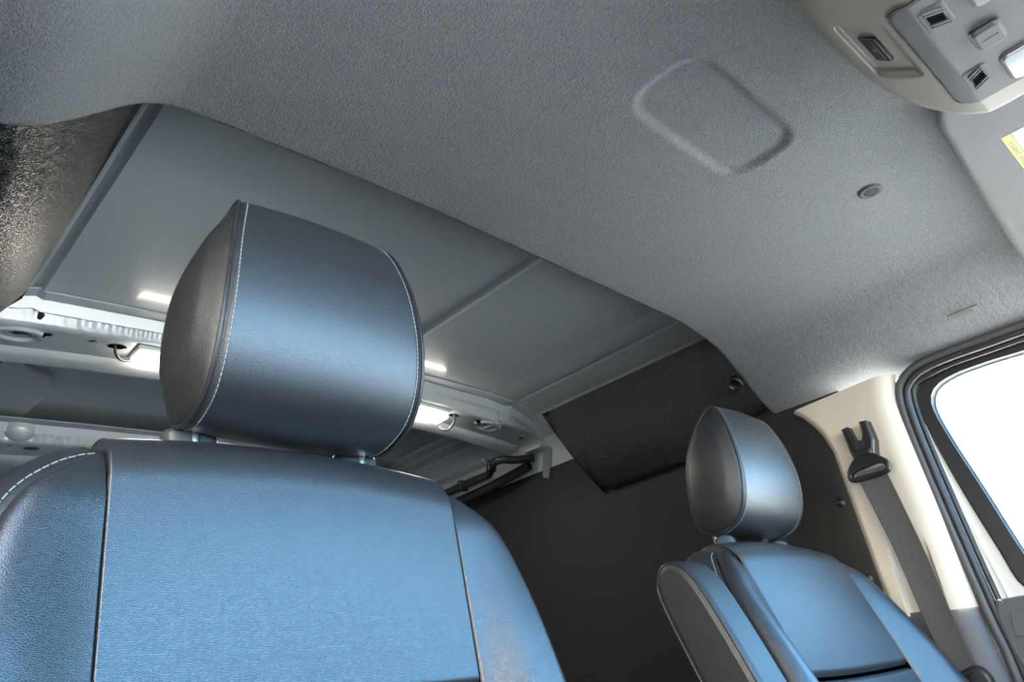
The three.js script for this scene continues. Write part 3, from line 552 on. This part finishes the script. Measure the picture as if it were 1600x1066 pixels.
// ---------------------------------------------------------------- overhead console
const font = await new FontLoader().loadAsync('fonts/droid/droid_sans_bold.typeface.json');
{
  const o = thing('overhead_console', 'beige overhead console with map lamps and a black switch', 'console');
  const plan = smoothPoly([[-0.1, -0.194], [0.02, -0.194], [0.1, -0.186], [0.16, -0.164], [0.2, -0.128], [0.212, -0.08], [0.208, -0.02], [0.2, 0.06], [0.16, 0.11], [-0.16, 0.11], [-0.21, 0.06], [-0.22, -0.02], [-0.222, -0.09], [-0.205, -0.145], [-0.16, -0.182]], 480), NP = 480;
  const c = [-0.005, -0.05];
  const base = (z) => 1.4 + 0.055 * Math.pow(clamp((-0.092 - z) / 0.1), 1.15);
  const rec = (x, z) => { const w = (z + 0.15) * 0.35; return 0.008 * sm(0.004, -0.002, rrDist(x - w, z, -0.018, -0.1475, 0.066, 0.02, 0.007)); };
  const at = (t, k) => { const q = plan[k % NP], x = lerp(c[0], q[0], t), z = lerp(c[1], q[1], t); return [x, z]; };
  const shell = grid(NP, 150, (u, v) => {
    const k = Math.round(u * NP) % NP;
    if (v > 0.8) { const t = (v - 0.8) / 0.2, [x, z] = at(1 - 0.012 * t, k), yb = base(z) + 0.034; return [x, lerp(yb, 1.535, t), z]; }
    const t = v / 0.8, [x, z] = at(t, k), e = clamp((t - 0.86) / 0.14);
    return [x, base(z) + rec(x, z) + 0.034 * (1 - Math.sqrt(Math.max(0, 1 - e * e))), z];
  }, { closedU: true, uv: (u, v, p) => [p[0], p[2]] });
  mesh('shell', shell, M.console, o);
  const slab = (poly, y, h, r, sag) => {
    const xs = poly.map((p) => p[0]), lo = Math.min(...xs), hi = Math.max(...xs);
    const side = (x, up) => { let best = up ? -9 : 9; for (let i = 0; i < poly.length; i++) { const a = poly[i], b = poly[(i + 1) % poly.length]; if ((a[0] - x) * (b[0] - x) <= 0 && a[0] !== b[0]) { const z = lerp(a[1], b[1], (x - a[0]) / (b[0] - a[0])); best = up ? Math.max(best, z) : Math.min(best, z); } } return best; };
    return grid(110, 90, (u, v) => {
      const t = 0.5 - 0.5 * Math.cos(u * Math.PI), x = lerp(lo + 1e-4, hi - 1e-4, t), z0 = side(x, false), z1 = side(x, true), z = lerp(z0, z1, 0.5 - 0.5 * Math.cos(v * Math.PI));
      const e = clamp(1 - Math.min(z - z0, z1 - z, x - lo, hi - x) / r);
      return [x, y + h * (1 - Math.sqrt(Math.max(0, 1 - e * e))) + sag(z), z];
    }, { uv: (u, v, p) => [p[0], p[2]] });
  };
  // faceplate with its lamps, switch and grilles
  const fp = [...roundRect(-0.1, 0.148, -0.116, 0.09, 0.02)], plateSag = (z) => base(z) - 1.4;
  const pl = mesh('faceplate', slab(fp, 1.3955, 0.006, 0.003, plateSag), M.plate, o);
  mesh('seam', tube(dense(fp, 0.006).map(([x, z]) => V(x * 1.006, 1.3985 + plateSag(z), z * 1.006)), 0.0008, 400, 6, true), M.rubber, o);
  const lensAt = (x0, x1, z0, z1) => { const l = mesh('map_lamp_lens', plateXZ(roundRect(x0, x1, z0, z1, 0.008), 1.391, 1.398, 0.002), M.lens, pl); mesh('lens_rim', plateXZ(roundRect(x0 - 0.003, x1 + 0.003, z0 - 0.003, z1 + 0.003, 0.01), 1.3935, 1.397, 0.0012), M.plate, o); return l; };
  lensAt(0.078, 0.136, -0.048, 0.03); lensAt(-0.092, -0.034, -0.04, 0.04);
  mesh('button_surround', plateXZ(roundRect(-0.001, 0.044, -0.062, -0.028, 0.008), 1.394, 1.397, 0.001), M.black, o);
  const bt = mesh('rocker_button', plateXZ(roundRect(0.002, 0.041, -0.06, -0.03, 0.007), 1.3885, 1.397, 0.003), M.plate, o);
  mesh('button_line', box(0.021, 0.022, 1.388, 1.389, -0.054, -0.036, 0.0003), M.bezel, bt);
  const grille = (cx, cz, slant, name) => {
    const gr = mesh('grille', plateXZ(roundRect(cx - 0.022, cx + 0.022, cz - 0.014, cz + 0.014, 0.004), 1.3945, 1.397, 0.001), M.plate, o);
    for (let i = 0; i < 7; i++) {
      const dark = i > 1 && i < 5, q = box(-0.0014, 0.0014, -0.0012, 0.0012, dark ? -0.0085 : -0.0105, dark ? 0.0085 : 0.0105, 0.0006); q.rotateY(slant); q.translate(cx - 0.0156 + i * 0.0052, 1.3936, cz);
      mesh(dark ? 'slot' : 'slat', q, dark ? M.slotBlack : M.plate, gr);
    }
  };
  grille(-0.057, -0.076, 0.45); grille(0.092, -0.078, -0.55);
  // black switch in the sloping recess
  const y0 = base(-0.149) + 0.008, slope = 0.65;
  const tilt = (g) => { g.rotateX(slope); g.translate(-0.018, y0, -0.149); return g; };
  const sw = mesh('switch', tilt(plateXZ(roundRect(-0.029, 0.029, -0.0095, 0.0095, 0.002).map(([x, z]) => [x + z * 0.35, z]), -0.004, 0.003, 0.001)), M.black, o);
  mesh('switch_divider', tilt(box(-0.023, 0.023, -0.0046, -0.0036, 0.0035, 0.0042, 0.0003)), M.bezel, sw);
  // small pictogram: a person with a belt, in pale print
  const icon = merge([new THREE.CircleGeometry(0.0012, 12).translate(0, 0.003, 0), new THREE.PlaneGeometry(0.0022, 0.003).translate(0, 0.0002, 0), new THREE.PlaneGeometry(0.0042, 0.0008).translate(0.0004, -0.0018, 0)]);
  icon.rotateX(Math.PI / 2); icon.translate(0, -0.0042, 0); mesh('pictogram', tilt(icon), M.thread, sw);
}

// ---------------------------------------------------------------- sun visor with its warning label
{
  const o = thing('sun_visor', 'grey sun visor folded up beside the overhead console', 'sun visor');
  const plan = smoothPoly([[0.232, -0.12], [0.24, -0.15], [0.28, -0.166], [0.36, -0.174], [0.5, -0.186], [0.62, -0.193], [0.72, -0.193], [0.76, -0.17], [0.77, -0.08], [0.75, 0.03], [0.7, 0.05], [0.5, 0.055], [0.3, 0.05], [0.25, 0.02], [0.235, -0.05]], 140);
  const sag = table([[0.2, 0.014], [0.35, 0.008], [0.5, -0.004], [0.62, -0.03], [0.7, -0.058], [0.78, -0.095]]);
  const bend = (q) => { const p = q.attributes.position; for (let i = 0; i < p.count; i++) p.setY(i, p.getY(i) + sag(p.getX(i))); q.computeVertexNormals(); return q; };
  const N = 160, xs = plan.map((p) => p[0]), lo = Math.min(...xs), hi = Math.max(...xs);
  const side = (x, up) => { let best = up ? -9 : 9; for (let i = 0; i < plan.length; i++) { const a = plan[i], b = plan[(i + 1) % plan.length]; if ((a[0] - x) * (b[0] - x) <= 0 && a[0] !== b[0]) { const z = lerp(a[1], b[1], (x - a[0]) / (b[0] - a[0])); best = up ? Math.max(best, z) : Math.min(best, z); } } return best; };
  const face = (top) => grid(N, 40, (u, v) => {
    const t = 0.5 - 0.5 * Math.cos(u * Math.PI), x = lerp(lo + 1e-4, hi - 1e-4, t), z0 = side(x, false), z1 = side(x, true), w = 0.5 - 0.5 * Math.cos(v * Math.PI), z = lerp(z0, z1, w);
    const d = Math.min(z - z0, z1 - z, x - lo, hi - x), e = clamp(1 - d / 0.011), h = 0.011 * Math.sqrt(Math.max(0, 1 - e * e));
    return [x, 1.473 + (top ? h : -h) + sag(x), z];
  }, { uv: (u, v, p) => [p[0], p[2]] });
  const g = merge([face(false), face(true)]), body = mesh('visor_body', g, M.visor, o);
  const canvas = document.createElement('canvas'); canvas.width = 768; canvas.height = 512;
  const x = canvas.getContext('2d');
  x.fillStyle = '#e9eef2'; x.fillRect(0, 0, 768, 512); x.fillStyle = '#e3cc3d'; x.fillRect(0, 0, 768, 100);
  x.strokeStyle = '#2d3020'; x.lineWidth = 8; x.strokeRect(4, 4, 760, 504); x.beginPath(); x.moveTo(0, 104); x.lineTo(768, 104); x.stroke();
  x.fillStyle = '#1d1b0d'; x.font = 'bold 66px sans-serif'; x.textBaseline = 'middle'; x.textAlign = 'center'; x.fillText('AIRBAG WARNING', 400, 54);
  x.lineWidth = 4; x.strokeStyle = '#56708a'; x.strokeRect(40, 140, 200, 160); x.beginPath(); x.arc(110, 200, 28, 0, 7); x.moveTo(60, 285); x.lineTo(130, 230); x.lineTo(220, 260); x.stroke();
  x.fillStyle = '#4b5560'; for (let i = 0; i < 9; i++) x.fillRect(270, 150 + i * 36, 440 - (i % 3) * 60, 9);
  const t = new THREE.CanvasTexture(canvas); t.colorSpace = THREE.SRGBColorSpace;
  const lg = new THREE.PlaneGeometry(0.15, 0.075, 30, 1); lg.rotateX(Math.PI / 2); lg.translate(0.46, 1.4616, -0.075); bend(lg);
  { // header along the rear edge, readable from below
    const uv = lg.attributes.uv, p = lg.attributes.position;
    for (let i = 0; i < uv.count; i++) { const u = (p.getX(i) - 0.385) / 0.15, v = (p.getZ(i) + 0.1125) / 0.075; uv.setXY(i, u, 1 - v); }
  }
  const lab = mesh('warning_label', lg, std(rgb(0.55, 0.55, 0.55), 0.5, { map: t }), body); lab.userData.label = 'white and yellow printed warning label';
}

// ---------------------------------------------------------------- small fittings in the headliner
{
  const o = thing('microphone_grille', 'small round grey microphone grille in the headliner near the visor', 'grille'), cx = 0.412, cz = -0.322, y = headY(cx) - 0.001;
  const ring = new THREE.LatheGeometry([[0.0125, 0], [0.0135, -0.0018], [0.0175, -0.002], [0.0203, -0.0012], [0.021, 0.002]].map(([a, b]) => new THREE.Vector2(a, b)), 40); ring.translate(cx, y, cz); mesh('rim', ring, M.greyPlastic, o);
  const disc = new THREE.CylinderGeometry(0.0135, 0.0135, 0.001, 30); disc.translate(cx, y - 0.0005, cz); mesh('mesh_backing', disc, M.black, o);
  for (let i = -4; i <= 4; i++) { const h = Math.sqrt(0.0128 ** 2 - (i * 0.0027) ** 2); mesh('slat', box(cx + i * 0.0027 - 0.0008, cx + i * 0.0027 + 0.0008, y - 0.0018, y - 0.0005, cz - h, cz + h, 0.0003), M.greyPlastic, o); }
}
{
  const o = thing('airbag_badge', 'oblong embossed grey badge in the headliner above the driver window', 'badge');
  const cx = 0.803, cz = -0.338, n = V(headY(cx + 0.005) - headY(cx - 0.005), -0.01, 0).normalize();       // faces inwards and down
  const m = new THREE.Matrix4().makeBasis(V(0, 0, 1), V(0, 0, 1).cross(n).negate(), n.clone()); m.setPosition(cx, headY(cx), cz);
  const sh = new THREE.Shape(roundRect(-0.03, 0.03, -0.0075, 0.0075, 0.005).map(([a, b]) => new THREE.Vector2(a, b)));
  const g = new THREE.ExtrudeGeometry(sh, { depth: 0.001, bevelEnabled: true, bevelSize: 0.0008, bevelThickness: 0.0008, bevelSegments: 2 }); g.applyMatrix4(m); mesh('plate', g, M.visor, o);
  const tx = new TextGeometry('AIRBAG', { font, size: 0.007, depth: 0.0006, curveSegments: 3 }); tx.computeBoundingBox(); tx.translate(-tx.boundingBox.max.x / 2, -0.0035, 0.0018); tx.applyMatrix4(m); mesh('lettering', tx, M.visor, o);
}

renderer.render(scene, camera);
